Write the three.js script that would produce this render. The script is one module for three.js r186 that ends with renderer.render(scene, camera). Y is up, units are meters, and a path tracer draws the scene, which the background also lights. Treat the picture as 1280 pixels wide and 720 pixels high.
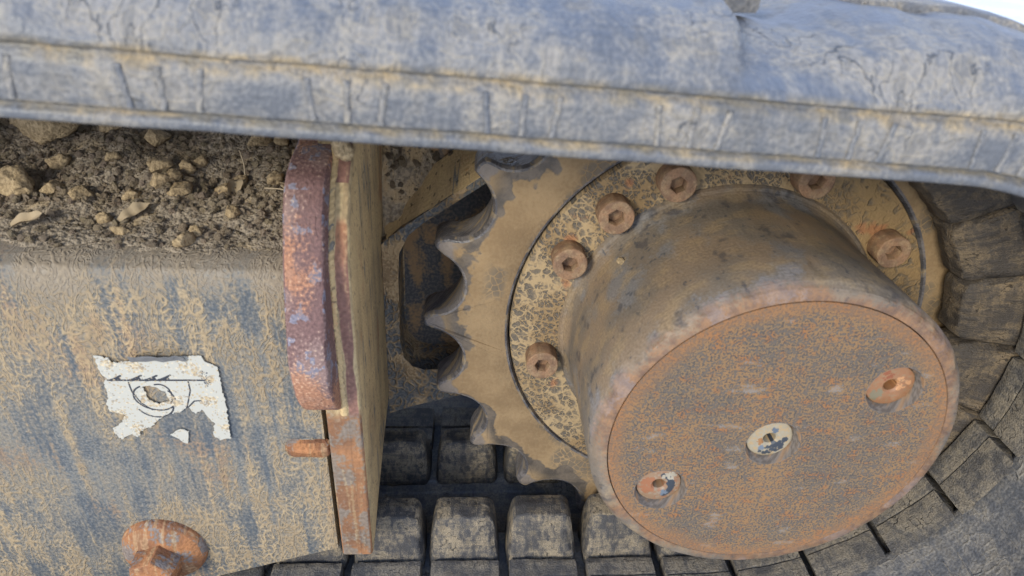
import * as THREE from 'three';
import { mergeVertices, mergeGeometries, toCreasedNormals } from 'three/addons/utils/BufferGeometryUtils.js';

// ---------------------------------------------------------------- camera, sky, sun, exposure
const scene = new THREE.Scene();
const camera = new THREE.PerspectiveCamera(47.12, 16 / 9, 0.01, 400);
camera.position.set(-0.1656, 0.2457, 0.3672);
camera.rotation.order = 'YXZ';
camera.rotation.set(-0.5304, -0.0721, 0.0602);
camera.focus = 0.47;
camera.userData.fStop = 10;
scene.add(camera);

const SUN = new THREE.Vector3(-0.52, 0.38, 0.76).normalize();
{ // thin bright haze over a blue sky, paler towards the horizon
  const W = 256, H = 128, d = new Float32Array(W * H * 4);
  for (let j = 0; j < H; j++) for (let i = 0; i < W; i++) {
    const up = Math.sin(((j + 0.5) / H - 0.5) * Math.PI), t = Math.pow(Math.max(0, up), 0.55), o = (j * W + i) * 4;
    const c = up < 0 ? [0.2, 0.19, 0.175] : [0.46 + (0.14 - 0.46) * t, 0.46 + (0.235 - 0.46) * t, 0.46 + (0.45 - 0.46) * t];
    d[o] = c[0]; d[o + 1] = c[1]; d[o + 2] = c[2]; d[o + 3] = 1;
  }
  const t = new THREE.DataTexture(d, W, H, THREE.RGBAFormat, THREE.FloatType);
  t.mapping = THREE.EquirectangularReflectionMapping; t.magFilter = THREE.LinearFilter; t.needsUpdate = true;
  scene.background = t; scene.environment = t;
}
const sun = new THREE.DirectionalLight(new THREE.Color(1, 0.95, 0.82), 0.7);
sun.shadow.radius = 26; // veiled sun
sun.position.copy(SUN).multiplyScalar(6);
sun.castShadow = true; sun.shadow.mapSize.set(2048, 2048);
Object.assign(sun.shadow.camera, { left: -4, right: 4, top: 4, bottom: -4, near: 0.5, far: 20 });
scene.add(sun);
const renderer = new THREE.WebGLRenderer({ antialias: true });
renderer.toneMapping = THREE.LinearToneMapping;
renderer.toneMappingExposure = 5.0;
renderer.shadowMap.enabled = true;

// ---------------------------------------------------------------- noise
const perm = new Uint8Array(512);
{ let s = 12345; const p = [...Array(256).keys()];
  for (let i = 255; i > 0; i--) { s = (Math.imul(s, 1664525) + 1013904223) >>> 0; const j = s % (i + 1); [p[i], p[j]] = [p[j], p[i]]; }
  for (let i = 0; i < 512; i++) perm[i] = p[i & 255]; }
function rng(seed) { let a = seed >>> 0; return () => { a = (a + 0x6d2b79f5) | 0; let t = Math.imul(a ^ (a >>> 15), 1 | a); t = (t + Math.imul(t ^ (t >>> 7), 61 | t)) ^ t; return ((t ^ (t >>> 14)) >>> 0) / 4294967296; }; }
const GX = new Float32Array(256), GY = new Float32Array(256);
for (let i = 0; i < 256; i++) { GX[i] = Math.cos(i / 256 * 6.28318); GY[i] = Math.sin(i / 256 * 6.28318); }
function N2(x, y, px = 256, py = 256) { // periodic gradient noise, about -0.7..0.7
  const xf = Math.floor(x), yf = Math.floor(y), fx = x - xf, fy = y - yf;
  let x0 = xf % px; if (x0 < 0) x0 += px; let y0 = yf % py; if (y0 < 0) y0 += py;
  const x1 = x0 + 1 >= px ? 0 : x0 + 1, y1 = y0 + 1 >= py ? 0 : y0 + 1;
  const u = fx * fx * fx * (fx * (fx * 6 - 15) + 10), v = fy * fy * fy * (fy * (fy * 6 - 15) + 10);
  const a = perm[perm[x0 & 255] + (y0 & 255)], b = perm[perm[x1 & 255] + (y0 & 255)], c = perm[perm[x0 & 255] + (y1 & 255)], d = perm[perm[x1 & 255] + (y1 & 255)];
  const na = GX[a] * fx + GY[a] * fy, nb = GX[b] * (fx - 1) + GY[b] * fy, nc = GX[c] * fx + GY[c] * (fy - 1), nd = GX[d] * (fx - 1) + GY[d] * (fy - 1);
  const l = na + (nb - na) * u, m = nc + (nd - nc) * u; return l + (m - l) * v;
}
function F2(x, y, p, q, oct) { let s = 0, a = 1; for (let i = 0; i < oct; i++) { s += a * N2(x + i * 0.37, y + i * 0.61, p, q); x *= 2; y *= 2; p *= 2; q *= 2; a *= 0.5; } return s; }
function N3(x, y, z) { // cheap 3-d noise from the 2-d one
  return (N2(x + 0.31 * z, y - 0.27 * z) + N2(y + 0.53 * x, z + 0.2 * x + 11.3) + N2(z - 0.4 * y + 5.1, x + 7.7)) * 0.6;
}
function worley(x, y, p) { let f1 = 9, f2 = 9, id = 0; const xi = Math.floor(x), yi = Math.floor(y);
  for (let j = -1; j <= 1; j++) for (let i = -1; i <= 1; i++) {
    const cx = ((xi + i) % p + p) % p, cy = ((yi + j) % p + p) % p, h = perm[perm[cx & 255] + (cy & 255)], g = perm[h + 57];
    const dx = xi + i + h / 256 - x, dy = yi + j + g / 256 - y, d = dx * dx + dy * dy;
    if (d < f1) { f2 = f1; f1 = d; id = h; } else if (d < f2) f2 = d; }
  return [Math.sqrt(f1), Math.sqrt(f2), id];
}
const sm = (a, b, x) => { if (a > b) return 1 - sm(b, a, x); const t = x <= a ? 0 : x >= b ? 1 : (x - a) / (b - a); return t * t * (3 - 2 * t); };
const mix = (a, b, t) => a + (b - a) * t;
const mixc = (a, b, t) => [a[0] + (b[0] - a[0]) * t, a[1] + (b[1] - a[1]) * t, a[2] + (b[2] - a[2]) * t];

// ---------------------------------------------------------------- materials: fn(u, v) with u, v in 0..1 of a tile -> [colour sRGB, height 0..1, roughness]
function textured({ w = 1024, h = w, size = [0.3, 0.3], offset = [0, 0], fn, bump = 0.0006, clamp = false, metalness = 0, vertexColors = false, spec = 0.5 }) {
  const col = new Uint8Array(w * h * 4), hei = new Float32Array(w * h), w2 = w >> 1, h2 = h >> 1, rou = new Uint8Array(w2 * h2 * 4);
  for (let j = 0; j < h; j++) for (let i = 0; i < w; i++) {
    const [c, z, r] = fn((i + 0.5) / w, (j + 0.5) / h), o = (j * w + i) * 4;
    col[o] = Math.max(0, Math.min(255, c[0])); col[o + 1] = Math.max(0, Math.min(255, c[1])); col[o + 2] = Math.max(0, Math.min(255, c[2])); col[o + 3] = 255;
    hei[j * w + i] = z; if (!(i & 1) && !(j & 1)) { const q = ((j >> 1) * w2 + (i >> 1)) * 4; rou[q] = rou[q + 1] = rou[q + 2] = Math.max(0, Math.min(255, r * 255)); rou[q + 3] = 255; }
  }
  const mk = (d, f, t, tw = w, th = h) => { const x = new THREE.DataTexture(d, tw, th, f, t); x.wrapS = x.wrapT = clamp ? THREE.ClampToEdgeWrapping : THREE.RepeatWrapping; x.magFilter = THREE.LinearFilter;
    x.repeat.set(1 / size[0], 1 / size[1]); x.offset.set(-offset[0] / size[0], -offset[1] / size[1]); x.needsUpdate = true; return x; };
  const a = mk(col, THREE.RGBAFormat, THREE.UnsignedByteType); a.colorSpace = THREE.SRGBColorSpace;
  const m = new THREE.MeshPhysicalMaterial({ map: a, bumpMap: mk(hei, THREE.RedFormat, THREE.FloatType), bumpScale: bump, roughnessMap: mk(rou, THREE.RGBAFormat, THREE.UnsignedByteType, w2, h2), roughness: 1, metalness, vertexColors, specularIntensity: spec });
  return m;
}
const DUST = [168, 143, 106], DUST2 = [142, 120, 89], RUST = [163, 102, 62], RUSTD = [104, 66, 50], STEEL = [96, 92, 93], INK = [56, 57, 60];
const M = {};

// frame paint: slate blue paint, caked crinkled mud, drips, rust (u = x, v = height)
M.frame = textured({ w: 1400, size: [0.34, 0.34], bump: 0.0007, fn: (u, v) => {
  const wx = N2(u * 14, v * 14, 14, 14) * 0.016 + N2(u * 40, v * 40, 40, 40) * 0.005, wy = N2(u * 14 + 4.3, v * 14 + 2.7, 14, 14) * 0.016 + N2(u * 40 + 8, v * 40, 40, 40) * 0.005;
  const a = Math.abs(N2((u + wx) * 70, (v + wy) * 32, 70, 32)), b = Math.abs(N2((u + wx * 1.7) * 140, (v - wy) * 70, 140, 70));
  const fine = N2(u * 300, v * 300, 300, 300), grain = F2(u * 170, v * 130, 170, 130, 2);
  const low = F2(u * 3, v * 3, 3, 3, 4), mid = F2(u * 12, v * 8, 12, 8, 3), streak = F2(u * 46, v * 2, 46, 2, 4), thin = N2(u * 170, v * 5, 170, 5);
  const caked = sm(-0.5, 0.25, low * 0.5 + mid * 0.4 + streak * 0.3);
  const ridge = Math.max(sm(0.15, 0.02, a), 0.8 * sm(0.14, 0.03, b));
  const mud = sm(0.2, 0.95, caked * (0.2 + 0.62 * ridge) + caked * caked * 0.26 + streak * 0.12 + grain * 0.3);
  const film = sm(-0.75, 0.3, streak * 0.6 + 0.3 * thin + mid * 0.6 + grain * 0.5 + low * 0.3);
  let c = mixc([78, 82, 85], [96, 98, 97], sm(-0.3, 0.3, mid + fine * 0.5));
  c = mixc(c, [126, 114, 96], film * 0.78);
  const rust = sm(0.14, 0.6, F2(u * 5 + 1.7, v * 4 + 0.4, 5, 4, 5) + streak * 0.4 + grain * 0.3 - mud * 0.1);
  c = mixc(c, mixc([150, 110, 76], [118, 84, 60], sm(-0.2, 0.3, fine + mid)), rust * 0.45);
  c = mixc(c, mixc(DUST, DUST2, sm(-0.3, 0.4, mid + fine * 0.7)), mud * 0.7);
  const settled = sm(0.83, 0.9, v + mid * 0.05 + grain * 0.04 + low * 0.02); c = mixc(c, mixc([150, 136, 116], [118, 107, 92], sm(-0.4, 0.4, grain + fine * 0.6)), settled * 0.8);
  const k = 1 + fine * 0.16 + grain * 0.12;
  return [[c[0] * k, c[1] * k, c[2] * k], 0.45 * mud + 0.3 * ridge * caked + 0.1 * fine + 0.15 * grain, 0.64 + 0.3 * mud + 0.1 * grain - 0.1 * (1 - film)];
} });

// brown-violet mill scale with flakes of violet-blue paint and orange rust (gusset edge)
M.gusset = textured({ w: 800, size: [0.2, 0.2], bump: 0.0006, fn: (u, v) => {
  const low = F2(u * 7, v * 6, 7, 6, 5), p = F2(u * 26 + 3.1, v * 19 + 7, 26, 19, 4), fine = F2(u * 120, v * 120, 120, 120, 2), o = F2(u * 5 + 8, v * 4 + 3, 5, 4, 5);
  let c = mixc([106, 80, 75], [126, 102, 94], sm(-0.3, 0.3, low + fine * 0.4));
  c = mixc(c, [112, 112, 124], 0.8 * sm(0.16, 0.26, p + low * 0.4 + fine * 0.12));
  const foot = Math.max(sm(0.8, 0.9, v), sm(0.2, 0.02, v));
  c = mixc(c, [154, 108, 80], sm(0.12, 0.5, o - 0.1 + fine * 0.3 + p * 0.2 + foot * 0.55) * 0.85);
  c = mixc(c, [170, 150, 122], sm(0.34, 0.6, fine + low * 0.3) * 0.5);
  const k = 1 + fine * 0.22;
  return [[c[0] * k, c[1] * k, c[2] * k], 0.5 + 0.3 * fine + 0.35 * sm(0.12, 0.22, p), 0.7 + 0.15 * fine];
} });
// orange rust, pitted
M.rust = textured({ w: 800, size: [0.15, 0.15], bump: 0.0007, fn: (u, v) => {
  const low = F2(u * 6, v * 6, 6, 6, 5), fine = F2(u * 70, v * 70, 70, 70, 3), g = F2(u * 9 + 5, v * 7 + 2, 9, 7, 4), st = F2(u * 40, v * 3, 40, 3, 3);
  let c = mixc([156, 106, 68], [116, 78, 54], sm(-0.35, 0.35, low + fine * 0.5));
  c = mixc(c, [104, 104, 104], sm(0.12, 0.4, g + fine * 0.4) * 0.75);
  c = mixc(c, DUST, sm(0.0, 0.5, st + low * 0.5 + fine * 0.2) * 0.5);
  const k = 1 + fine * 0.25;
  return [[c[0] * k, c[1] * k, c[2] * k], 0.5 + 0.5 * fine + 0.2 * low, 0.8];
} });
// front edge of the end plate: caked tan above with one bare violet-brown strip, bare orange rust below
M.endEdge = textured({ w: 800, size: [0.36, 0.36], offset: [-0.36, -0.18], bump: 0.0008, fn: (u, v) => {
  const y = v * 0.36 - 0.18, x = u * 0.36 - 0.36, low = F2(u * 12, v * 10, 12, 10, 4), fine = F2(u * 150, v * 150, 150, 150, 3), st = F2(u * 90, v * 6, 90, 6, 3);
  let tan = mixc([172, 149, 110], [140, 120, 90], sm(-0.3, 0.4, st + fine * 0.3)), rust = mixc([148, 104, 70], [112, 80, 58], sm(-0.35, 0.35, low + fine * 0.5));
  rust = mixc(rust, [112, 106, 97], sm(-0.1, 0.3, F2(u * 24 + 5, v * 18 + 2, 24, 18, 4) + fine * 0.3) * 0.75);
  const bare = sm(0.0035, 0.0028, Math.abs(x + 0.2325) + low * 0.002) * sm(0.108, 0.098, y + low * 0.01), violet = mixc([118, 84, 74], [150, 104, 76], sm(0.05, 0.1, y + low * 0.03));
  let c = mixc(tan, violet, bare * 0.9); c = mixc(c, rust, sm(-0.016, -0.024, y + low * 0.012)); c = mixc(c, [150, 128, 94], sm(0.2, 0.5, st + fine * 0.3) * 0.5);
  return [[c[0] * (1 + fine * 0.2), c[1] * (1 + fine * 0.2), c[2] * (1 + fine * 0.2)], 0.5 + 0.4 * fine + 0.2 * st - 0.3 * bare, 0.85];
} });
// dust coat with long fine streaks running down (v)
M.dusty = textured({ w: 1000, size: [0.2, 0.2], bump: 0.0008, fn: (u, v) => {
  const st = F2(u * 16, v * 1 + N2(u * 6, v * 6, 6, 6) * 0.2, 16, 1, 3), wx = N2(u * 5, v * 5, 5, 5) * 0.02, line = sm(0.06, 0.01, Math.abs(N2((u + wx) * 26, v * 2, 26, 2)));
  const fine = F2(u * 130, v * 110, 130, 110, 2), low = F2(u * 6, v * 5, 6, 5, 4), pit = sm(0.35, 0.55, F2(u * 60, v * 40, 60, 40, 2));
  let c = mixc([192, 164, 118], [164, 140, 102], sm(-0.4, 0.5, st * 0.5 + low * 0.7 + fine * 0.3));
  c = mixc(c, [98, 98, 96], line * sm(-0.1, 0.3, low + st) * 0.8);
  c = mixc(c, [146, 106, 74], sm(0.3, 0.6, F2(u * 8 + 2, v * 4 + 9, 8, 4, 4) + fine * 0.2) * 0.6);
  c = mixc(c, [76, 68, 58], pit * 0.5);
  const k = 1 + fine * 0.16;
  return [[c[0] * k, c[1] * k, c[2] * k], 0.5 + 0.12 * st + 0.3 * fine + 0.2 * low - 0.4 * pit - 0.15 * line, 0.92];
} });
// bracket: greasy dark steel, partly under brown and tan mud
M.bracket = textured({ w: 800, size: [0.2, 0.2], bump: 0.0012, fn: (u, v) => {
  const low = F2(u * 6, v * 6, 6, 6, 5), fine = F2(u * 90, v * 90, 90, 90, 3), r = sm(0.2, 0.03, Math.abs(N2(u * 36 + low, v * 26, 36, 26)));
  const m = sm(-0.3, 0.3, low + r * 0.32 + fine * 0.25 - 0.02);
  let c = mixc([80, 81, 81], [104, 101, 95], sm(-0.3, 0.4, fine));
  c = mixc(c, mixc([168, 140, 102], [136, 110, 78], sm(-0.3, 0.3, fine + F2(u * 9 + 3, v * 9, 9, 9, 3))), m * 0.9);
  return [c, 0.5 * m + 0.3 * r + 0.2 * fine, 0.7 + 0.25 * m];
} });
M.bracketInside = textured({ w: 600, size: [0.2, 0.2], bump: 0.001, fn: (u, v) => {
  const low = F2(u * 8, v * 5, 8, 5, 5), fine = F2(u * 90, v * 90, 90, 90, 3);
  let c = mixc([74, 72, 70], [96, 90, 84], sm(-0.3, 0.4, fine)); c = mixc(c, [150, 116, 78], sm(-0.1, 0.35, low + fine * 0.2) * 0.9);
  return [c, 0.5 + 0.3 * low + 0.3 * fine, 0.7];
} });

// drum: grey-brown worn paint, drawn-out black wear marks, rusty towards the rim (u = round the drum, v = along the axis)
const DL = 0.128;
M.drum = textured({ w: 2000, h: 500, size: [2 * Math.PI * 0.1, DL], bump: 0.0005, fn: (u, v) => {
  const low = F2(u * 14, v * 3, 14, 64, 5), fine = F2(u * 420, v * 80, 420, 80, 3), tool = N2(u * 10, v * 120, 10, 128), spot = F2(u * 130 + 3, v * 22 + 9, 130, 64, 4), wash = F2(u * 24 + 4, v * 4 + 8, 24, 64, 4);
  let c = mixc([124, 106, 86], [106, 96, 84], sm(-0.35, 0.35, low + tool * 0.12 + fine * 0.2));
  c = mixc(c, [110, 108, 107], sm(0.05, 0.45, wash + fine * 0.15) * 0.7);
  c = mixc(c, [52, 54, 60], sm(0.42, 0.6, spot + fine * 0.3 + low * 0.25) * 0.5);
  c = mixc(c, [58, 56, 58], sm(0.1, 0.36, F2(u * 40, v * 5 + 2, 40, 64, 4) + fine * 0.12 + N2(u * 200, v * 30, 200, 64) * 0.25 - 0.2) * 0.5);
  c = mixc(c, [138, 117, 88], sm(-0.05, 0.5, F2(u * 30 + 8, v * 9, 30, 64, 5) + fine * 0.2) * 0.6);
  const rim = sm(0.86, 0.93, v + wash * 0.1 + fine * 0.05);
  c = mixc(c, mixc([132, 96, 66], [104, 78, 60], sm(-0.3, 0.4, spot + fine * 0.8)), rim * 0.85);
  c = mixc(c, [134, 128, 130], sm(0.28, 0.5, wash + fine * 0.2) * sm(0.62, 0.75, v) * 0.3);
  const k = 1 + fine * 0.14;
  return [[c[0] * k, c[1] * k, c[2] * k], 0.5 + 0.25 * fine + 0.12 * tool + 0.2 * low, 0.55 + 0.2 * low + 0.15 * fine];
} });
// cover: thin orange rust over dark grey, grainy
M.cover = textured({ w: 1200, size: [0.2, 0.2], offset: [-0.1, -0.1], clamp: true, bump: 0.0005, fn: (u, v) => {
  const s = F2(u * 170, v * 170, 170, 170, 3), s2 = F2(u * 70 + 9, v * 70, 70, 70, 3), om = F2(u * 24 + 2, v * 30 + 5, 24, 30, 4), low = F2(u * 5, v * 5, 5, 5, 5), band = F2(u * 7 + v * 5, v * 16 - u * 6, 64, 64, 4);
  let c = mixc([128, 98, 66], [116, 95, 70], sm(-0.3, 0.4, low + s * 0.3));
  c = mixc(c, [140, 91, 53], sm(-0.05, 0.45, band * 0.25 + om * 0.8 + s * 0.4) * 0.8);
  const dark = sm(-0.12, 0.12, s * 1.05 + s2 * 0.5 + band * 0.1 + low * 0.16 + 0.0);
  c = mixc(c, mixc([60, 58, 57], [84, 77, 70], sm(-0.3, 0.3, s2)), dark * 0.9);
  c = mixc(c, [134, 122, 110], sm(0.5, 0.7, F2(u * 9 + 3, v * 24, 9, 24, 4) + s * 0.4) * 0.6);
  const r = Math.hypot(u - 0.5, v - 0.5) * 0.2;
  c = mixc(c, [138, 95, 60], sm(0.079, 0.089, r + low * 0.006 + s * 0.003) * 0.7 * (1 - dark * 0.4));
  const k = 1 + s * 0.12;
  return [[c[0] * k, c[1] * k, c[2] * k], 0.5 + 0.35 * s - 0.3 * dark, 0.75 + 0.1 * dark];
} });

// sprocket and flange: planar, centred on the axle
const NT = 21, STEP = Math.PI * 2 / NT, GR = 0.0224, GC = 0.1949;
const gulletDistance = (x, y) => { const a = Math.atan2(y, x) - Math.PI - STEP / 2, n = Math.round(a / STEP), b = n * STEP + Math.PI + STEP / 2; return Math.hypot(x - GC * Math.cos(b), y - GC * Math.sin(b)) - GR; };
M.sprocket = textured({ w: 1500, size: [0.42, 0.42], offset: [-0.21, -0.21], clamp: true, bump: 0.0006, fn: (u, v) => {
  const x = (u - 0.5) * 0.42, y = (v - 0.5) * 0.42, r = Math.hypot(x, y);
  const low = F2(u * 9, v * 9, 9, 9, 5), fine = F2(u * 200, v * 200, 200, 200, 3), mid = F2(u * 40, v * 40, 40, 40, 4);
  let c = mixc([142, 119, 88], [116, 95, 69], sm(-0.4, 0.5, low * 0.6 + fine * 0.5 + mid * 0.2));
  let h = 0.6 + 0.25 * fine + 0.3 * low + 0.2 * mid, ro = 0.95;
  const d = gulletDistance(x, y), worn = Math.max(sm(0.0085, 0.0065, d + low * 0.016 + mid * 0.006) * sm(0.19, 0.176, r - low * 0.01), sm(0.183, 0.186, r + mid * 0.004), sm(0.0022, 0.0012, d));
  const cheek = sm(0.182, 0.186, r + mid * 0.004);
  c = mixc(c, mixc(mixc([90, 82, 74], [66, 62, 59], sm(-0.3, 0.4, mid + fine * 0.4)), [116, 108, 102], cheek * 0.8), worn * 0.85); h -= worn * 0.35; ro -= worn * 0.35;
  const wl = worley((u + low * 0.004) * 85, (v + mid * 0.004) * 85, 85), cr = sm(0.08, 0.16, wl[1] - wl[0]) * sm(0.05, 0.3, F2(u * 8 + 4, v * 8 + 1, 8, 8, 4) + sm(0.156, 0.143, r) * 0.2 + 0.05 * fine);
  const cr2 = cr * sm(0.163, 0.152, r + low * 0.01) * (1 - worn);
  c = mixc(c, [92, 84, 74], cr2 * 0.75); h -= cr2 * 0.3;
  const k = 1 + fine * 0.1;
  return [[c[0] * k, c[1] * k, c[2] * k], h, ro];
} });
M.worn = textured({ w: 500, size: [0.08, 0.08], bump: 0.0005, fn: (u, v) => {
  const low = F2(u * 6, v * 6, 6, 6, 4), fine = F2(u * 60, v * 60, 60, 60, 3);
  let c = mixc([104, 98, 94], [72, 69, 69], sm(-0.3, 0.3, low + fine * 0.4)); const d = sm(0.1, 0.45, F2(u * 9 + 3, v * 9, 9, 9, 4) + fine * 0.2); c = mixc(c, [140, 120, 90], d * 0.7);
  return [c, 0.5 + 0.4 * fine + 0.2 * low, 0.42 + 0.45 * d + 0.15 * fine];
} });
M.recess = textured({ w: 300, size: [0.04, 0.04], bump: 0.0003, fn: (u, v) => { const g = F2(u * 20, v * 20, 20, 20, 4), l = F2(u * 5, v * 5, 5, 5, 3); return [mixc(mixc([108, 98, 88], [88, 79, 70], sm(-0.3, 0.4, g)), [146, 108, 72], sm(0.05, 0.4, l) * 0.7), 0.5 + 0.4 * g, 0.8]; } });
M.flange = textured({ w: 1200, size: [0.29, 0.29], offset: [-0.145, -0.145], clamp: true, bump: 0.0011, fn: (u, v) => {
  const x = (u - 0.5) * 0.29, y = (v - 0.5) * 0.29;
  const low = F2(u * 7, v * 7, 7, 7, 4), mid = F2(u * 36, v * 36, 36, 36, 3), fine = F2(u * 160, v * 160, 160, 160, 2);
  const wl = worley((u + mid * 0.013 + fine * 0.002) * 52, (v + low * 0.012 - mid * 0.01) * 52, 52), w2 = worley((u + mid * 0.009) * 104 + 3, (v - mid * 0.009 + fine * 0.002) * 104, 104);
  const e = wl[1] - wl[0] + fine * 0.1 + mid * 0.1, e2 = w2[1] - w2[0] + fine * 0.12;
  const muddy = sm(0.03, 0.08, x) * sm(0.0, 0.05, y);
  let cell = sm(0.07, 0.3, e) * mix(1, sm(0.05, 0.3, e2), sm(-0.25, 0.05, low + mid * 0.5)) * sm(-0.6, -0.1, low + 0.6 * mid + (wl[2] / 256 - 0.5) * 0.7 + fine * 0.3);
  const rid = sm(0.25, 0.04, Math.abs(N2(u * 30 + mid * 1.4, v * 30 + low, 30, 30)));
  cell = mix(cell, (1 - rid) * sm(-0.2, 0.3, mid + low * 0.5) * 0.7, muddy);
  let c = mixc(mixc([154, 132, 99], [130, 107, 76], sm(-0.2, 0.4, low + fine * 0.2)), [132, 107, 72], muddy * 0.8);
  c = mixc(c, mixc([70, 67, 63], [92, 84, 75], sm(-0.3, 0.3, fine)), cell * 0.85);
  c = mixc(c, [150, 96, 64], sm(0.4, 0.62, F2(u * 11 + 7, v * 11, 11, 11, 4)) * 0.6);
  return [c, 0.75 - 0.5 * cell + 0.15 * fine + 0.25 * rid * muddy, 0.85 + 0.1 * (1 - cell)];
} });
M.bolt = textured({ w: 500, size: [0.05, 0.05], bump: 0.0003, fn: (u, v) => {
  const low = F2(u * 5, v * 5, 5, 5, 4), fine = F2(u * 40, v * 40, 40, 40, 3);
  let c = mixc([136, 105, 79], [114, 90, 71], sm(-0.3, 0.3, low + fine * 0.4)); c = mixc(c, [148, 126, 96], sm(-0.15, 0.5, F2(u * 7 + 2, v * 6 + 4, 7, 6, 4)) * 0.6);
  return [[c[0] * (1 + fine * 0.2), c[1] * (1 + fine * 0.2), c[2] * (1 + fine * 0.2)], 0.5 + 0.5 * fine, 0.75];
} });

// rubber: scuffed, grey with clay dust rubbed in (u = along the track)
const rubber = (base, dust, amount, bump, tile = 0.25, w = 1000, wrinkled = 0, spec = 0.5, gloss = 0) => textured({ w, size: [tile, tile], bump, spec, vertexColors: true, fn: (u, v) => {
  const low = F2(u * 5, v * 6, 5, 6, 5), sc = F2(u * 30, v * 18, 30, 18, 4), fine = F2(u * 140, v * 140, 140, 140, 3), cr = sm(0.03, 0.008, Math.abs(N2(u * 24 + sc * 0.6, v * 14 + low * 0.5, 24, 14))) * sm(0.1, 0.4, low + 0.02), hz = F2(u * 10, v * 60, 10, 60, 3);
  const d = sm(-0.45, 0.5, low * 0.8 + sc * 0.6 + fine * 0.25 + hz * 0.25 + amount);
  let c = mixc(base, dust, d); c = mixc(c, [base[0] * 0.7, base[1] * 0.7, base[2] * 0.7], cr * 0.75 + 0.3 * sm(0.2, 0.5, sc));
  let wr = 0; if (wrinkled) { const q = Math.abs(N2(u * 20 + sc * 0.9, v * 34 + low * 0.9, 20, 34)), q2 = Math.abs(N2(u * 56 + 3, v * 30 + sc, 56, 30)); wr = wrinkled * Math.max(sm(0.12, 0.02, q), 0.7 * sm(0.1, 0.02, q2)) * sm(-0.15, 0.25, low + sc * 0.4); c = mixc(c, [150, 136, 112], wr * 0.55); }
  const k = 1 + fine * 0.13;
  return [[c[0] * k, c[1] * k, c[2] * k], 0.5 + 0.3 * sc + 0.25 * fine - 0.5 * cr - 0.5 * wr, 0.6 + gloss + 0.3 * d + 0.1 * fine];
} });
M.carcass = rubber([86, 86, 87], [124, 117, 107], 0.02, 0.0008, 0.25, 1000, 0.6, 0.9, -0.16);
M.lug = rubber([64, 62, 61], [136, 122, 100], -0.02, 0.001, 0.12, 700);
M.lugDusty = rubber([66, 60, 54], [112, 97, 77], -0.04, 0.0012, 0.12, 700);
M.pad = rubber([80, 77, 74], [130, 119, 102], 0.02, 0.001, 0.16, 700);
M.soil = textured({ w: 1000, size: [0.2, 0.2], bump: 0.0016, fn: (u, v) => {
  const g = F2(u * 90, v * 90, 90, 90, 4), low = F2(u * 7, v * 7, 7, 7, 4), wl = worley(u * 70, v * 70, 70);
  let c = mixc([150, 136, 116], [118, 107, 92], sm(-0.4, 0.4, g + low * 0.6)); c = mixc(c, [166, 145, 112], sm(0.15, 0.5, low + g * 0.4) * 0.7); c = mixc(c, [84, 79, 74], sm(0.3, 0.6, g) * 0.6);
  return [c, 0.5 + 0.5 * g + 0.3 * (1 - wl[0]), 0.95];
} });
M.clod = textured({ w: 500, size: [0.05, 0.05], bump: 0.0008, fn: (u, v) => {
  const g = F2(u * 24, v * 24, 24, 24, 4), low = F2(u * 4, v * 4, 4, 4, 3);
  const c = mixc([168, 146, 112], [136, 117, 88], sm(-0.4, 0.5, g + low * 0.6)); return [c, 0.5 + 0.6 * g, 0.95];
} });
M.crumb = textured({ w: 300, size: [0.05, 0.05], bump: 0.0006, fn: (u, v) => { const g = F2(u * 24, v * 24, 24, 24, 4); return [mixc([168, 150, 124], [136, 121, 100], sm(-0.4, 0.5, g)), 0.5 + 0.6 * g, 0.95]; } });
M.mudDark = textured({ w: 500, size: [0.08, 0.08], bump: 0.001, fn: (u, v) => {
  const g = F2(u * 30, v * 30, 30, 30, 4), low = F2(u * 4, v * 4, 4, 4, 4);
  const c = mixc(mixc([150, 132, 106], [118, 104, 86], sm(-0.3, 0.4, g)), [170, 143, 104], sm(0.0, 0.4, low) * 0.8); return [c, 0.5 + 0.6 * g, 0.75 + 0.2 * low];
} });
M.ground = textured({ w: 500, size: [3, 3], bump: 0.01, fn: (u, v) => {
  const g = F2(u * 60, v * 60, 60, 60, 4), low = F2(u * 4, v * 4, 4, 4, 4);
  const c = mixc([222, 218, 209], [206, 201, 190], sm(-0.4, 0.4, g + low)); return [c, 0.5 + 0.5 * g, 0.95];
} });
M.leaf = new THREE.MeshPhysicalMaterial({ color: new THREE.Color().setRGB(0.33, 0.25, 0.15), roughness: 0.9, side: THREE.DoubleSide });
M.twig = new THREE.MeshPhysicalMaterial({ color: new THREE.Color().setRGB(0.36, 0.28, 0.18), roughness: 0.9 });

// ---------------------------------------------------------------- geometry helpers
const taken = {};
const numbered = (n) => { const k = taken[n] = (taken[n] ?? -1) + 1; return k ? n + '_' + String(k).padStart(3, '0') : n; };
function thing(name, label, category, at = [0, 0, 0], group) { const o = new THREE.Group(); o.name = numbered(name); o.position.set(...at); o.userData = { label, category }; if (group) o.userData.group = group; scene.add(o); return o; }
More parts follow.
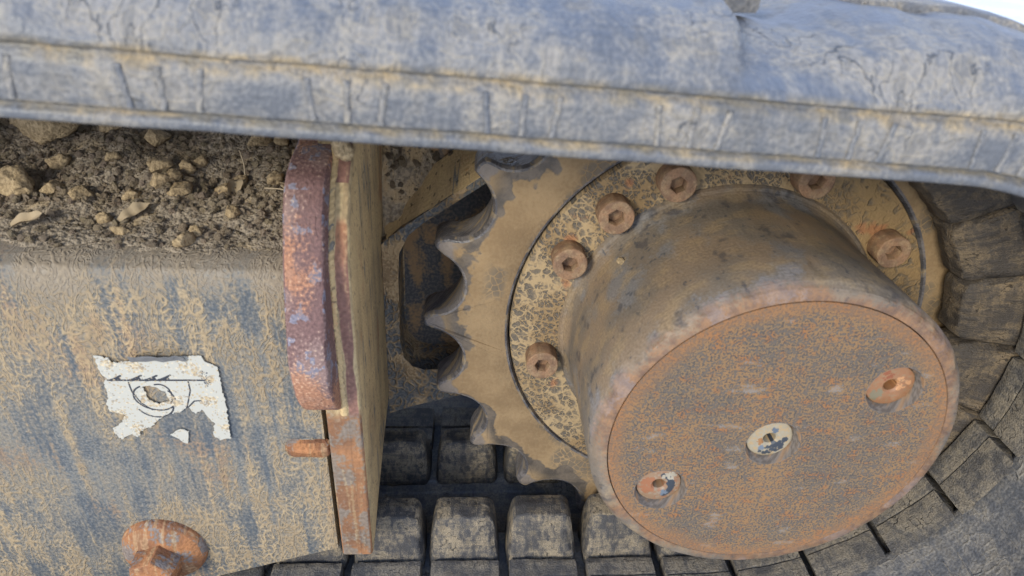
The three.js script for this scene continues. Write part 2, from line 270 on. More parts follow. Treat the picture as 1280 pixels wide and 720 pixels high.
// geometry in place coordinates -> a mesh under parent (whose world position is taken off)
function part(name, geo, mat, parent) {
  const m = new THREE.Mesh(geo, mat); m.name = name; m.castShadow = m.receiveShadow = true;
  if (parent) { const w = new THREE.Vector3(); for (let p = parent; p; p = p.parent) w.add(p.position); m.position.copy(w).negate(); parent.add(m); }
  return m;
}
function single(name, geo, mat, label, category, group) { geo.computeBoundingBox(); const b = geo.boundingBox, at = new THREE.Vector3((b.min.x + b.max.x) / 2, b.min.y, (b.min.z + b.max.z) / 2);
  geo.translate(-at.x, -at.y, -at.z); const m = part(numbered(name), geo, mat); m.position.copy(at); m.userData = { label, category }; if (group) m.userData.group = group; scene.add(m); return m; }
function boxUV(geo) { // uv in metres, each face by its main direction
  const g = geo.index ? geo.toNonIndexed() : geo, p = g.attributes.position, uv = new Float32Array(p.count * 2), a = new THREE.Vector3(), b = new THREE.Vector3(), c = new THREE.Vector3();
  for (let i = 0; i < p.count; i += 3) {
    a.fromBufferAttribute(p, i); b.fromBufferAttribute(p, i + 1); c.fromBufferAttribute(p, i + 2);
    const n = b.clone().sub(a).cross(c.clone().sub(a)), x = Math.abs(n.x), y = Math.abs(n.y), z = Math.abs(n.z);
    [a, b, c].forEach((q, k) => { const [s, t] = x > y && x > z ? [q.z, q.y] : y > z ? [q.x, q.z] : [q.x, q.y]; uv[(i + k) * 2] = s; uv[(i + k) * 2 + 1] = t; });
  }
  g.setAttribute('uv', new THREE.BufferAttribute(uv, 2)); return g;
}
function smooth(geo, angle) { const g = geo.clone(); g.deleteAttribute('uv'); g.deleteAttribute('normal'); const m = mergeVertices(g, 1e-6); m.computeVertexNormals(); return angle ? toCreasedNormals(m, angle) : m; }
const eachVertex = (g, f) => { const p = g.attributes.position, v = new THREE.Vector3(); for (let i = 0; i < p.count; i++) { v.fromBufferAttribute(p, i); f(v, i); p.setXYZ(i, v.x, v.y, v.z); } return g; };
function roundBox(w, h, d, r, n = 8) { // subdivided box with rounded edges
  const g = new THREE.BoxGeometry(w, h, d, n, n, n), q = new THREE.Vector3();
  return eachVertex(g, (v) => { q.set(Math.max(-w / 2 + r, Math.min(w / 2 - r, v.x)), Math.max(-h / 2 + r, Math.min(h / 2 - r, v.y)), Math.max(-d / 2 + r, Math.min(d / 2 - r, v.z)));
    const e = v.clone().sub(q), l = e.length(); if (l > 1e-9) v.copy(q).addScaledVector(e, r / l); });
}
function white(g) { const n = g.attributes.position.count; g.setAttribute('color', new THREE.BufferAttribute(new Float32Array(n * 3).fill(1), 3)); return g; }
function lathe(profile, seg = 96) { // profile [[radius, z]...] round the z axis
  const g = new THREE.LatheGeometry(profile.map(([r, z]) => new THREE.Vector2(r, z)), seg); g.rotateX(Math.PI / 2); return g; }
const polyShape = (pts, holes = []) => { const s = new THREE.Shape(pts.map(([x, y]) => new THREE.Vector2(x, y))); for (const h of holes) s.holes.push(new THREE.Path(h.map(([x, y]) => new THREE.Vector2(x, y)))); return s; };
const arc = (cx, cy, r, a0, a1, n) => [...Array(n + 1)].map((_, i) => { const a = a0 + (a1 - a0) * i / n; return [cx + r * Math.cos(a), cy + r * Math.sin(a)]; });

// ---------------------------------------------------------------- setting
{
  const g = new THREE.PlaneGeometry(300, 300); g.rotateX(-Math.PI / 2); g.translate(0, -0.30, 0);
  const p = g.attributes.position, uv = g.attributes.uv; for (let i = 0; i < p.count; i++) uv.setXY(i, p.getX(i), p.getZ(i));
  const m = part('ground', g, M.ground); m.userData.kind = 'structure'; scene.add(m);
}

// ---------------------------------------------------------------- rubber track
const RIN = 0.173, PITCH = 0.0575, ZC = -0.0175, A0 = 88 * Math.PI / 180, A1 = -88.5 * Math.PI / 180;
// link coordinate k -> angle in the wrap
const knots = [[0, 88], [8.73, -61.3], [10.35, -88.5]];
const KW = 10.35;
function onTrack(k, h) { // point (x, y) of link coordinate k at h outside the inner face
  let a, run = 0;
  if (k <= 0) { a = A0; run = -k * PITCH; } else if (k >= KW) { a = A1; run = (k - KW) * PITCH; }
  else { const i = k < knots[1][0] ? 0 : 1, t = (k - knots[i][0]) / (knots[i + 1][0] - knots[i][0]); a = mix(knots[i][1], knots[i + 1][1], t) * Math.PI / 180; }
  const r = RIN + h, c = Math.cos(a), s = Math.sin(a), dir = k <= 0 ? 1 : k >= KW ? -1 : 0;
  return [r * c - dir * s * run, r * s + dir * c * run];
}
const track = thing('rubber_track', 'dusty grey rubber crawler track wrapped round the toothed sprocket', 'track', [0, -0.225, 0]);
const warp = (g, k) => eachVertex(g, (v) => { const [x, y] = onTrack(k + v.x / PITCH, v.y); v.x = x; v.y = y; });
{ // carcass: a closed profile swept along the path
  const half = [[0, 0.027], [0.022, 0.027], [0.025, 0.024], [0.026, 0.016], [0.03, 0.014], [0.0945, 0.014], [0.0965, 0.011], [0.0975, 0.005], [0.0995, 0.0015], [0.103, 0.0], [0.11, -0.0005], [0.122, 0.001], [0.138, 0.0012], [0.152, 0.0006], [0.162, 0.0004],
    [0.1655, 0.001], [0.167, 0.0022], [0.1673, 0.004], [0.1668, 0.0052], [0.1652, 0.0058], [0.1652, 0.0068], [0.1668, 0.0076], [0.1675, 0.009], [0.1678, 0.0125], [0.1678, 0.016], [0.1678, 0.02], [0.1674, 0.0222], [0.1655, 0.0236], [0.1652, 0.0248], [0.166, 0.0258], [0.1674, 0.0266],
    [0.1672, 0.029], [0.1658, 0.032], [0.1635, 0.035], [0.16, 0.038], [0.156, 0.0405], [0.151, 0.0425], [0.144, 0.044], [0.134, 0.0448], [0.12, 0.045], [0.1, 0.045], [0.05, 0.045], [0, 0.045]];
  const n0 = half.length, loop = [...half.map(([w, h]) => [w, h]), ...half.slice(1, -1).reverse().map(([w, h]) => [-w, h])], n = loop.length, K0 = -12, K1 = 23, per = 24, nk = (K1 - K0) * per;
  const pos = [], col = [], uv = [], idx = []; const tint = new THREE.Color();
  let arcl = [0]; for (let i = 1; i <= n; i++) arcl[i] = arcl[i - 1] + Math.hypot(loop[i % n][0] - loop[i - 1][0], loop[i % n][1] - loop[i - 1][1]);
  for (let a = 0; a <= nk; a++) { const k = K0 + a / per;
    for (let i = 0; i <= n; i++) { let [w, h] = loop[i % n];
      const outer = h > 0.0268 ? sm(0.0268, 0.034, h) : 0, z = ZC + w;
      // gap between two tread lugs near the bend, softer gaps elsewhere
      if (outer && w > 0) { const q = (k + 1.1) / 2 - Math.round((k + 1.1) / 2), here = Math.abs(k + 1.1) < 0.9, e = k + 1.1; const d = here ? sm(-0.42, -0.22, e + N2(h * 200, 3) * 0.1) * sm(0.75, 0.05, e) * 0.85 : sm(0.26, 0.1, Math.abs(q * 2) * 1.6) * 0.16; h = mix(h, 0.0285 + 0.25 * (h - 0.0285), d * outer); if (here) w -= d * outer * 0.012; }
      const big = N3(k * 2.3, w * 60, h * 60), fin = N3(k * 9, w * 260, h * 260);
      if (w > 0.1) { h -= 0.0095 * Math.pow((Math.min(w, 0.168) - 0.1) / 0.068, 2); h += (big * 0.0009 + fin * 0.0003) * (0.6 + 3 * outer); w += (big * 0.0006 + fin * 0.0003) * (0.4 + 4 * outer); }
      const [x, y] = onTrack(k, h); pos.push(x, y, z + (w - loop[i % n][0]));
      const [w0, h0] = loop[i % n], groove = Math.abs(w0) > 0.164 && ((h0 > 0.0045 && h0 < 0.0082) || (h0 > 0.0215 && h0 < 0.0268));
      tint.setRGB(1, 1, 1); if (groove) { const q = sm(-0.35, 0.25, N2(k * 5.3, h0 * 900) + 0.5 * N2(k * 17, h0 * 500)); tint.setRGB(mix(1, 1.32, q), mix(1, 1.12, q), mix(1, 0.78, q)); } col.push(tint.r, tint.g, tint.b); uv.push(k * PITCH, arcl[i]);
    } }
  for (let a = 0; a < nk; a++) for (let i = 0; i < n; i++) { const p = a * (n + 1) + i, q = p + n + 1; idx.push(p, p + 1, q, p + 1, q + 1, q); }
  const cap = THREE.ShapeUtils.triangulateShape(loop.map(([w, h]) => new THREE.Vector2(w, h)), []);
  for (const [a, b, c] of cap) { idx.push(a, b, c); const o = nk * (n + 1); idx.push(o + a, o + c, o + b); }
  const g = new THREE.BufferGeometry(); g.setAttribute('position', new THREE.Float32BufferAttribute(pos, 3)); g.setAttribute('uv', new THREE.Float32BufferAttribute(uv, 2)); g.setAttribute('color', new THREE.Float32BufferAttribute(col, 3)); g.setIndex(idx); g.computeVertexNormals();
  part('carcass', g, M.carcass, track);
}
function trackPart(name, g, k, mat, seed, amp) { // warp a local piece onto the track, with uneven faces
  const r = rng(seed), ox = r() * 40, oy = r() * 40;
  const u0 = r(), v0 = r();
  eachVertex(g, (v) => { const e = N3(v.x * 90 + ox, v.y * 90 + oy, v.z * 90) * amp + N3(v.x * 300 + oy, v.y * 300, v.z * 300 + ox) * amp * 0.35; v.multiplyScalar(1); v.y += e; v.x += e * 0.5; v.z += e * 0.6; });
  let s = boxUV(smooth(g, 0.9)); const uv = s.attributes.uv; for (let i = 0; i < uv.count; i++) uv.setXY(i, uv.getX(i) + u0, uv.getY(i) + v0);
  warp(s, k); s = s.clone(); const nn = mergeNormals(s, 0.9); part(name, white(nn), mat, track);
}
function mergeNormals(g, angle) { const uv = g.attributes.uv.clone(); const h = g.clone(); h.deleteAttribute('normal'); h.deleteAttribute('uv'); const c = toCreasedNormals(h, angle); c.setAttribute('uv', uv); return c; }
for (let n = -3; n <= 18; n++) {
  const deep = n > 6, k = n + 0.3;
  for (const side of [1, -1]) {
    // drive lug beside the sprocket: tapered block
    const g = roundBox(0.05, 0.048, 0.036, 0.0065, 10);
    const r = rng(77 + n * 2 + side);
    const dx = (r() - 0.5) * 0.002, dh = (r() - 0.5) * 0.003;
    eachVertex(g, (v) => { const t = Math.max(0, Math.min(1, (v.y + 0.024) / 0.048)), zf = v.z / 0.036 + 0.5; v.x = v.x / 0.05 * mix(n > 0 && n < 9 ? 0.0572 : 0.0535, n > 0 && n < 9 ? 0.054 : 0.042, Math.pow(t, 1.6)) + dx; const zo = mix(0.049, 0.031, t), zi = mix(0.003, 0.009, t); v.z = side * (mix(zi, zo, zf) - ZC) + ZC; v.y = mix(0.016, -0.0285 + dh, t) + (Math.abs(v.x) * 6) ** 2 * 0.02; if (Math.abs(v.x) < 0.015 && zf > 0.6 && t < 0.6 && t > 0.1) v.z -= side * 0.0012; });
    if (side < 0) { const i = g.index.array; for (let q = 0; q < i.length; q += 3) { const s = i[q]; i[q] = i[q + 1]; i[q + 1] = s; } }
    trackPart('drive_lug', g, k, n > 0 && n < 8 ? M.lugDusty : M.lug, 100 + n * 7 + side, 0.0017);
    for (const [z0, z1, hh] of [[0.046, 0.0618, 0.0], [0.0624, 0.0885, -0.0012]]) {
      const p = roundBox(n > 2 && n < 10 ? 0.0535 : 0.0505, 0.018, z1 - z0, 0.0018, 8);
      p.translate(0, 0.009 + hh + 0.0005, 0); eachVertex(p, (v) => { v.z = side * ((z0 + z1) / 2 + v.z - ZC) + ZC; });
      if (side < 0) { const i = p.index.array; for (let q = 0; q < i.length; q += 3) { const s = i[q]; i[q] = i[q + 1]; i[q + 1] = s; } }
      trackPart('inner_pad', p, k, M.pad, 300 + n * 11 + side + Math.round(z0 * 1000), 0.0007);
    }
  }
}
const ribUV = (g, k) => { const p = g.attributes.position, u = g.attributes.uv; for (let i = 0; i < p.count; i++) u.setXY(i, p.getX(i) + k * PITCH, p.getY(i) + p.getZ(i)); };
for (let n = -7; n <= 15; n++) { // groups of three moulded ribs on the outer side wall and on the inner shoulder
  for (let j = -1; j <= 1; j++) {
    const r = rng(900 + n * 3 + j), k = n + 0.28 + j * 0.2 + (r() - 0.5) * 0.02;
    if (n < 3) { const g = new THREE.CylinderGeometry(0.0011, 0.0011, 0.0136, 8, 6); g.scale(1, 1, 0.55); eachVertex(g, (v) => { v.x += v.y * 0.12 * j + N2(v.y * 300, n * 3 + j) * 0.0008; }); g.translate(0, 0.0156 - 0.0094, ZC + 0.16785); ribUV(g, k); white(warp(g, k)); g.computeVertexNormals(); part('side_rib', g, M.carcass, track); }
    else if (n < 12) { const g = new THREE.CylinderGeometry(0.0007, 0.0007, 0.034, 8, 8); g.rotateX(Math.PI / 2); g.scale(1, 0.6, 1); eachVertex(g, (v) => { v.x += N2(v.z * 200, n * 3 + j) * 0.0008; }); eachVertex(g, (v) => { v.y -= 0.0095 * ((v.z + 0.122 - ZC - 0.1) / 0.068) ** 2; }); g.translate(0, 0.0012, 0.122); ribUV(g, k); white(warp(g, k)); g.computeVertexNormals(); part('side_rib', g, M.carcass, track); }
  }
}
for (let n = -5; n <= 9; n++) for (const side of [1, -1]) { // outer tread lugs, two links apart on each side
  if ((n + (side > 0 ? 0 : 1)) % 2) continue;
  const g = roundBox(0.078, 0.012, 0.1, 0.0045, 8); g.translate(0, 0.0418, 0); eachVertex(g, (v) => { v.z = ZC + side * (0.066 + v.z); v.x += side * (v.z - ZC) * 0.1; });
  trackPart('tread_lug', g, n + 0.02, M.carcass, 1500 + n * 5 + side, 0.001);
}

// ---------------------------------------------------------------- final drive: sprocket, flange, drum, cover
const drive = thing('final_drive', 'rusty round drive hub bolted to a dusty toothed track sprocket', 'drive sprocket', [0, 0, 0]);
{
  // toothed ring
  const pts = [];
  for (let i = 0; i < NT; i++) { const tip = Math.PI + i * STEP, mid = tip + STEP / 2;
    const cx = GC * Math.cos(mid), cy = GC * Math.sin(mid);
    // rounded tip, then the round gullet
    const tw = 0.0046 * (1 + 0.25 * Math.sin(i * 2.7)); for (let q = -2; q <= 2; q++) { const a = tip + q * tw / 0.196 / 2; pts.push([(0.1975 - 0.0005 * q * q + 0.0003 * q) * Math.cos(a), (0.1975 - 0.0005 * q * q + 0.0003 * q) * Math.sin(a)]); }
    const away = mid + Math.PI; for (let q = 0; q <= 14; q++) { const b = away + (-1.32 + 2.64 * q / 14) * -1; pts.push([cx + GR * Math.cos(b), cy + GR * Math.sin(b)]); }
  }
  const shape = polyShape(pts, [arc(0, 0, 0.1397, 0, Math.PI * 2, 120).slice(0, -1)]);
  const g = new THREE.ExtrudeGeometry(shape, { depth: 0.0255, bevelEnabled: true, bevelThickness: 0.0042, bevelSize: 0.0026, bevelOffset: -0.0026, bevelSegments: 3, curveSegments: 8 });
  g.translate(0, 0, -0.0312);
  // tooth ends taper in thickness
  eachVertex(g, (v) => { const r = Math.hypot(v.x, v.y), t = sm(0.176, 0.197, r); v.z = -0.0185 + (v.z + 0.0185) * (1 - 0.2 * t) + N2(v.x * 120, v.y * 120) * 0.0004 * t; });
  const s = toCreasedNormals((() => { const q = g.clone(); q.deleteAttribute('uv'); q.deleteAttribute('normal'); return q; })(), 0.5), p = s.attributes.position, uv = new Float32Array(p.count * 2);
  for (let i = 0; i < p.count; i++) { uv[i * 2] = p.getX(i); uv[i * 2 + 1] = p.getY(i); }
  s.setAttribute('uv', new THREE.BufferAttribute(uv, 2));
  for (let i = 0; i < p.count; i += 3) { /* flanks get uv along the thickness */ const z = [0, 1, 2].map((k) => p.getZ(i + k)); if (Math.max(...z) - Math.min(...z) > 0.006) for (let k = 0; k < 3; k++) { uv[(i + k) * 2] += p.getZ(i + k) * 0.7; uv[(i + k) * 2 + 1] += p.getZ(i + k) * 0.7; } }
  s.clearGroups(); g.groups.forEach((q) => s.addGroup(q.start, q.count, q.materialIndex));
  const ring = part('toothed_ring', s, M.sprocket, drive); ring.material = [M.sprocket, M.worn];
  // flange ring inside the groove
  const f = lathe([[0.02, -0.03], [0.1385, -0.03], [0.1388, -0.0016], [0.1380, -0.0002], [0.136, 0.0002], [0.1075, 0.0006], [0.1062, 0.0012], [0.02, 0.0012]], 160);
  { const p = f.attributes.position, u = f.attributes.uv; for (let i = 0; i < p.count; i++) u.setXY(i, p.getX(i), p.getY(i)); f.computeVertexNormals(); }
  part('mounting_flange', toCreasedNormals(f, 0.6), M.flange, drive);
  // drum
  const prof = [[0.1066, -0.002], [0.1064, 0.0022], [0.1052, 0.0036], [0.1034, 0.0044], [0.1022, 0.0062], [0.1012, 0.0095], [0.1004, 0.016], [0.1, 0.03], [0.1, 0.05], [0.1, 0.075], [0.1, 0.1025], [0.0996, 0.1045], [0.0972, 0.1078], [0.0962, 0.1087], [0.0948, 0.109], [0.0909, 0.109], [0.0907, 0.1087], [0.0906, 0.094], [0.02, 0.094]];
  const d = lathe(prof, 200); { const p = d.attributes.position, u = d.attributes.uv; let n = prof.length, len = [0]; for (let i = 1; i < n; i++) len[i] = len[i - 1] + Math.hypot(prof[i][0] - prof[i - 1][0], prof[i][1] - prof[i - 1][1]);
    const m = p.count / n; for (let i = 0; i < p.count; i++) { const ring = Math.floor(i / n), a = ring / (m - 1); u.setXY(i, a * 2 * Math.PI * 0.1, Math.min(len[i % n], DL - 0.001)); const q = new THREE.Vector3().fromBufferAttribute(p, i), rr = Math.hypot(q.x, q.y); if (rr > 0.095) { const e = 1 + N3(q.x * 60, q.y * 60, q.z * 60) * 0.0035; p.setXYZ(i, q.x * e, q.y * e, q.z); } } d.computeVertexNormals(); }
  part('hub_drum', toCreasedNormals(d, 0.75), M.drum, drive);
  // motor casing behind the sprocket
  part('motor_casing', lathe([[0.01, -0.3], [0.085, -0.3], [0.088, -0.29], [0.088, -0.075], [0.094, -0.07], [0.094, -0.036], [0.02, -0.036]], 64), M.bracketInside, drive);
  // cover with three plug recesses
  const plugs = [[-0.0568, -0.035], [-0.0012, 0.0004], [0.0538, 0.0382]];
  const cs = polyShape(arc(0, 0, 0.0902, 0, Math.PI * 2, 160).slice(0, -1), plugs.map(([x, y]) => arc(x, y, 0.0149, 0, -Math.PI * 2, 64).slice(0, -1)));
  const cg = new THREE.ExtrudeGeometry(cs, { depth: 0.008, bevelEnabled: false });
  cg.translate(0, 0, 0.1091 - 0.008);
  const cu = boxUV(cg); { const p = cu.attributes.position, u = cu.attributes.uv; for (let i = 0; i < p.count; i++) u.setXY(i, p.getX(i), p.getY(i)); }
  cu.deleteAttribute('normal'); const cover = part('cover_plate', toCreasedNormals(cu, 0.3), M.cover, drive);
  const looks = [['rusty orange plug with a dark flaked crescent', 0], ['pale plug with flaking blue black paint', 1], ['plain rusty plug', 2]];
  plugs.forEach(([x, y], i) => {
    const c = document.createElement('canvas'); c.width = c.height = 256; const t = c.getContext('2d'), r = rng(40 + i);
    t.fillStyle = ['#94765a', '#a3957c', '#966a45'][i]; t.fillRect(0, 0, 256, 256);
    const blob = (cx, cy, rad, n, col, sx = 1) => { t.fillStyle = col; for (let q = 0; q < n; q++) { const a = r() * 6.28, d = Math.sqrt(r()) * rad; t.beginPath(); t.ellipse(cx + Math.cos(a) * d * sx, cy + Math.sin(a) * d, 3 + r() * 9, 3 + r() * 8, r() * 3, 0, 7); t.fill(); } };
    blob(128, 128, 120, 90, ['#96694a', '#b0966f', '#96653f'][i]); blob(128, 128, 120, 60, ['#98826a', '#a59a84', '#92704e'][i]);
    if (i === 0) { blob(70, 130, 60, 120, '#9c6440', 0.7); t.strokeStyle = '#343a42'; t.lineWidth = 34; t.lineCap = 'round'; t.beginPath(); t.arc(118, 132, 82, -1.25, 0.95); t.stroke(); blob(196, 120, 22, 26, '#343a42'); blob(150, 60, 20, 12, '#a89d8a'); blob(190, 60, 26, 16, '#aca28f'); blob(165, 190, 18, 14, '#6c7682'); }
    if (i === 1) { blob(176, 176, 34, 60, '#363b43'); blob(120, 204, 30, 26, '#3c4249', 1.4); blob(210, 130, 16, 16, '#363b43', 0.6); blob(140, 66, 18, 16, '#5d6672'); blob(96, 190, 14, 10, '#707984'); blob(76, 150, 20, 14, '#a07040'); }
    if (i === 2) { blob(66, 186, 34, 40, '#7c7258'); blob(90, 60, 30, 16, '#8a4c28'); blob(180, 110, 40, 26, '#c08a5a'); }
    t.fillStyle = '#544c42'; t.beginPath(); t.arc(128, 128, 31, 0, 7); t.fill();
    const tex = new THREE.CanvasTexture(c); tex.colorSpace = THREE.SRGBColorSpace; tex.magFilter = THREE.LinearFilter;
    const mat = new THREE.MeshPhysicalMaterial({ map: tex, color: new THREE.Color().setRGB(0.72, 0.7, 0.66), roughness: 0.55 });
    const g = lathe([[0.0001, -0.0105], [0.0033, -0.0104], [0.0035, -0.0012], [0.0046, -0.0002], [0.0085, 0.0], [0.0112, -0.0001], [0.0124, -0.0008], [0.0128, -0.002], [0.0129, -0.004]], 48);
    const p = g.attributes.position, u = g.attributes.uv; for (let q = 0; q < p.count; q++) u.setXY(q, 0.5 + p.getX(q) / 0.026, 0.5 + p.getY(q) / 0.026);
    g.translate(x, y, 0.1091 - 0.0034); g.computeVertexNormals();
    const rc = lathe([[0.0152, 0.0001], [0.0148, 0.00015], [0.0144, -0.0005], [0.0133, -0.0042], [0.0128, -0.0056], [0.004, -0.0058]], 56); { const q = rc.attributes.position, w = rc.attributes.uv; for (let a = 0; a < q.count; a++) w.setXY(a, q.getX(a) + q.getZ(a), q.getY(a) + q.getZ(a)); } rc.translate(x, y, 0.1091); part('plug_recess', toCreasedNormals(rc, 0.5), M.recess, cover);
    const m = part('plug', toCreasedNormals(g, 0.6), mat, cover); m.userData.label = looks[i][0];
  });
  // socket-head bolts
  const hex = [...Array(6)].map((_, i) => [0.0066 * Math.cos(i * Math.PI / 3), 0.0066 * Math.sin(i * Math.PI / 3)]).reverse();
  const head = new THREE.ExtrudeGeometry(polyShape(arc(0, 0, 0.0096, 0, Math.PI * 2, 36).slice(0, -1), [hex]), { depth: 0.012, bevelEnabled: true, bevelThickness: 0.0011, bevelSize: 0.0012, bevelSegments: 3 });
  head.translate(0, 0, 0.0004);
  const floor = new THREE.CircleGeometry(0.0082, 24).translate(0, 0, 0.0055);
  const hg = (() => { const a = boxUV(head), b = boxUV(floor); for (const q of [a, b]) q.deleteAttribute('normal'); const q = mergeGeometries([a, b]); const uv = q.attributes.uv; const s = toCreasedNormals(q, 0.6); s.setAttribute('uv', uv); return s; })();
  [191, 152.4, 132.8, 113.4, 73.4, 35.7, 271, 311].forEach((d, i) => { const a = d * Math.PI / 180, m = part('socket_bolt', hg, M.bolt, drive); m.position.set(0.1186 * Math.cos(a), 0.1186 * Math.sin(a), 0); m.rotation.z = i * 1.9; });
}

// ---------------------------------------------------------------- track frame
const frame = thing('track_frame', 'blue grey steel track frame crusted with mud and rust', 'track frame', [-0.5, -0.2, 0]);
{
  // box section: closed skin swept along x; the lower edge of the front plate runs down to the left
  const xs = [], x0 = -0.78, x1 = -0.2525; for (let i = 0; i <= 130; i++) xs.push(mix(x0, x1, i / 130));
  const bottom = (x) => Math.max(-0.215, -0.1445 + (x - x1) * 0.345);
  const ring = (x) => { const b = bottom(x), p = []; for (let i = 0; i <= 24; i++) p.push([mix(b, 0.066, i / 24), 0.062]); for (let i = 1; i <= 8; i++) { const a = i / 8 * Math.PI / 2; p.push([0.066 + 0.009 * Math.sin(a), 0.053 + 0.009 * Math.cos(a)]); } for (let i = 1; i <= 10; i++) p.push([0.075, mix(0.053, -0.097, i / 10)]); p.push([-0.1, -0.097], [-0.1, -0.087], [0.064, -0.087], [0.064, 0.045], [0.057, 0.052], [b, 0.052]); return p; };
  const n = ring(x0).length, pos = [], uv = [], idx = [];
  xs.forEach((x) => { const p = ring(x); let s = bottom(x) + 0.23; for (let i = 0; i <= n; i++) { const [y, z] = p[i % n]; if (i) s += Math.hypot(y - p[i - 1][0], z - p[i - 1][1]); const e = z === 0.062 ? N2(x * 30, y * 30) * 0.0007 : 0; pos.push(x, y, z + e); uv.push(x, s); } });
  for (let a = 0; a < xs.length - 1; a++) for (let i = 0; i < n; i++) { const p = a * (n + 1) + i, q = p + n + 1; idx.push(p, q, p + 1, p + 1, q, q + 1); }
  const capT = (x) => THREE.ShapeUtils.triangulateShape(ring(x).map(([y, z]) => new THREE.Vector2(y, z)), []);
  for (const [a, b, c] of capT(x0)) idx.push(a, b, c); const o = (xs.length - 1) * (n + 1); for (const [a, b, c] of capT(x1)) idx.push(o + a, o + c, o + b);
  const g = new THREE.BufferGeometry(); g.setAttribute('position', new THREE.Float32BufferAttribute(pos, 3)); g.setAttribute('uv', new THREE.Float32BufferAttribute(uv, 2)); g.setIndex(idx);
  const ng = g.toNonIndexed(), u2 = ng.attributes.uv; const s = toCreasedNormals(ng, 0.6); s.setAttribute('uv', u2); part('side_box', s, M.frame, frame);

  // plates standing across the frame: outline in (z, y), thickness along x
  const across = (pts, xr, xl, bevel) => { const e = new THREE.ExtrudeGeometry(polyShape(pts), { depth: (xr - xl) - 2 * bevel, bevelEnabled: true, bevelThickness: bevel, bevelSize: bevel, bevelOffset: -bevel, bevelSegments: 3 }); e.translate(0, 0, bevel);
    const m = new THREE.Matrix4().makeBasis(new THREE.Vector3(0, 0, 1), new THREE.Vector3(0, 1, 0), new THREE.Vector3(-1, 0, 0)); e.applyMatrix4(m); e.translate(xr, 0, 0); return e; };
  const creased = (g, a, amp, f) => { const q = eachVertex(boxUV(g), (v) => { v.z += N3(v.x * f, v.y * f, v.z * f) * amp; v.x += N3(v.y * f, v.z * f, v.x * f + 9) * amp; }); const uv = q.attributes.uv, gr = q.groups.slice(); q.deleteAttribute('normal'); q.deleteAttribute('uv'); const s = toCreasedNormals(q, a); s.setAttribute('uv', uv); s.clearGroups(); gr.forEach((x) => s.addGroup(x.start, x.count, x.materialIndex)); return s; };
  // curved gusset, flame-cut edge to the front
  const curve = new THREE.CatmullRomCurve3([[0.012, 0.132], [0.033, 0.128], [0.046, 0.124], [0.055, 0.119], [0.063, 0.109], [0.07, 0.095], [0.077, 0.077], [0.083, 0.057], [0.088, 0.036], [0.0885, 0.02], [0.083, 0.004], [0.075, -0.009], [0.064, -0.018], [0.05, -0.023]].map(([z, y]) => new THREE.Vector3(z, y, 0))).getPoints(44).map((v) => [v.x, v.y]);
  part('curved_gusset', creased(across([...curve, [0.012, -0.023]], -0.239, -0.2595, 0.0022), 0.7, 0.0009, 70), M.gusset, frame).userData.label = 'violet brown flame cut gusset edge';
  // end plate
  const ep = [[0.006, 0.136], [0.02, 0.132], [0.032, 0.126], [0.044, 0.116], [0.055, 0.1], [0.0635, 0.08], [0.0664, 0.055], [0.0668, -0.04], [0.0668, -0.1], [0.0664, -0.1455], [0.062, -0.1485], [0.05, -0.1435], [0.028, -0.1305], [-0.01, -0.112], [-0.043, -0.1], [-0.09, -0.1], [-0.09, 0.136]];
  const eg = creased(across(ep, -0.2285, -0.249, 0.002), 0.6, 0.0003, 60);
  const em = new THREE.Mesh(eg, [M.dusty, M.endEdge]); em.name = 'end_plate'; em.castShadow = em.receiveShadow = true; em.position.copy(frame.position).negate(); frame.add(em);
  // weld beads down the joint between gusset and end plate
  [[-0.2384, -0.0012, 0.0024, -0.02, 0.13]].forEach(([x, z, r, y0, y1], i) => {
    const pts = []; for (let q = 0; q <= 40; q++) { const y = mix(y0, y1, q / 40); const zs = [[-0.2, 0.0666], [0.055, 0.0664], [0.08, 0.0635], [0.1, 0.055], [0.116, 0.044], [0.126, 0.032], [0.132, 0.02]]; let q2 = 0; while (q2 < zs.length - 2 && zs[q2 + 1][0] < y) q2++; const zp = mix(zs[q2][1], zs[q2 + 1][1], Math.max(0, Math.min(1, (y - zs[q2][0]) / (zs[q2 + 1][0] - zs[q2][0])))); pts.push(new THREE.Vector3(x + N2(y * 30, i * 7.3) * 0.0008, y, zp + z + N2(y * 30 + 9, i * 3.1) * 0.0008)); }
    const t = new THREE.TubeGeometry(new THREE.CatmullRomCurve3(pts), 160, r, 10, false); eachVertex(t, (v) => { const e = N3(v.x * 260, v.y * 120, v.z * 260) * 0.0006 + Math.sin(v.y * 1500 + N2(v.y * 60, i) * 5) * 0.00022; v.x += e; v.z += e; });
    t.computeVertexNormals(); { const p = t.attributes.position, u = t.attributes.uv; for (let q = 0; q < p.count; q++) u.setXY(q, p.getX(q) + p.getZ(q), p.getY(q)); }
    part('weld_bead', t, M.dusty, frame); });
  // stop pin welded on the side plate
  { const p = new THREE.CapsuleGeometry(0.0066, 0.016, 8, 24, 4); p.rotateZ(Math.PI / 2); p.scale(1, 1, 0.75); p.translate(-0.2625, -0.0505, 0.0625); part('stop_pin', creased(p, 1.2, 0.0008, 160), M.rust, frame);
    const w = new THREE.TorusGeometry(0.0072, 0.0012, 8, 40); w.scale(1.75, 1, 0.6); eachVertex(w, (v) => { v.x += N2(v.x * 200, v.y * 200) * 0.0012; v.y += N2(v.y * 220, v.x * 220) * 0.001; }); w.translate(-0.2640, -0.0515, 0.0622); part('weld_ring', creased(w, 1.2, 0.0006, 200), M.frame, frame); }
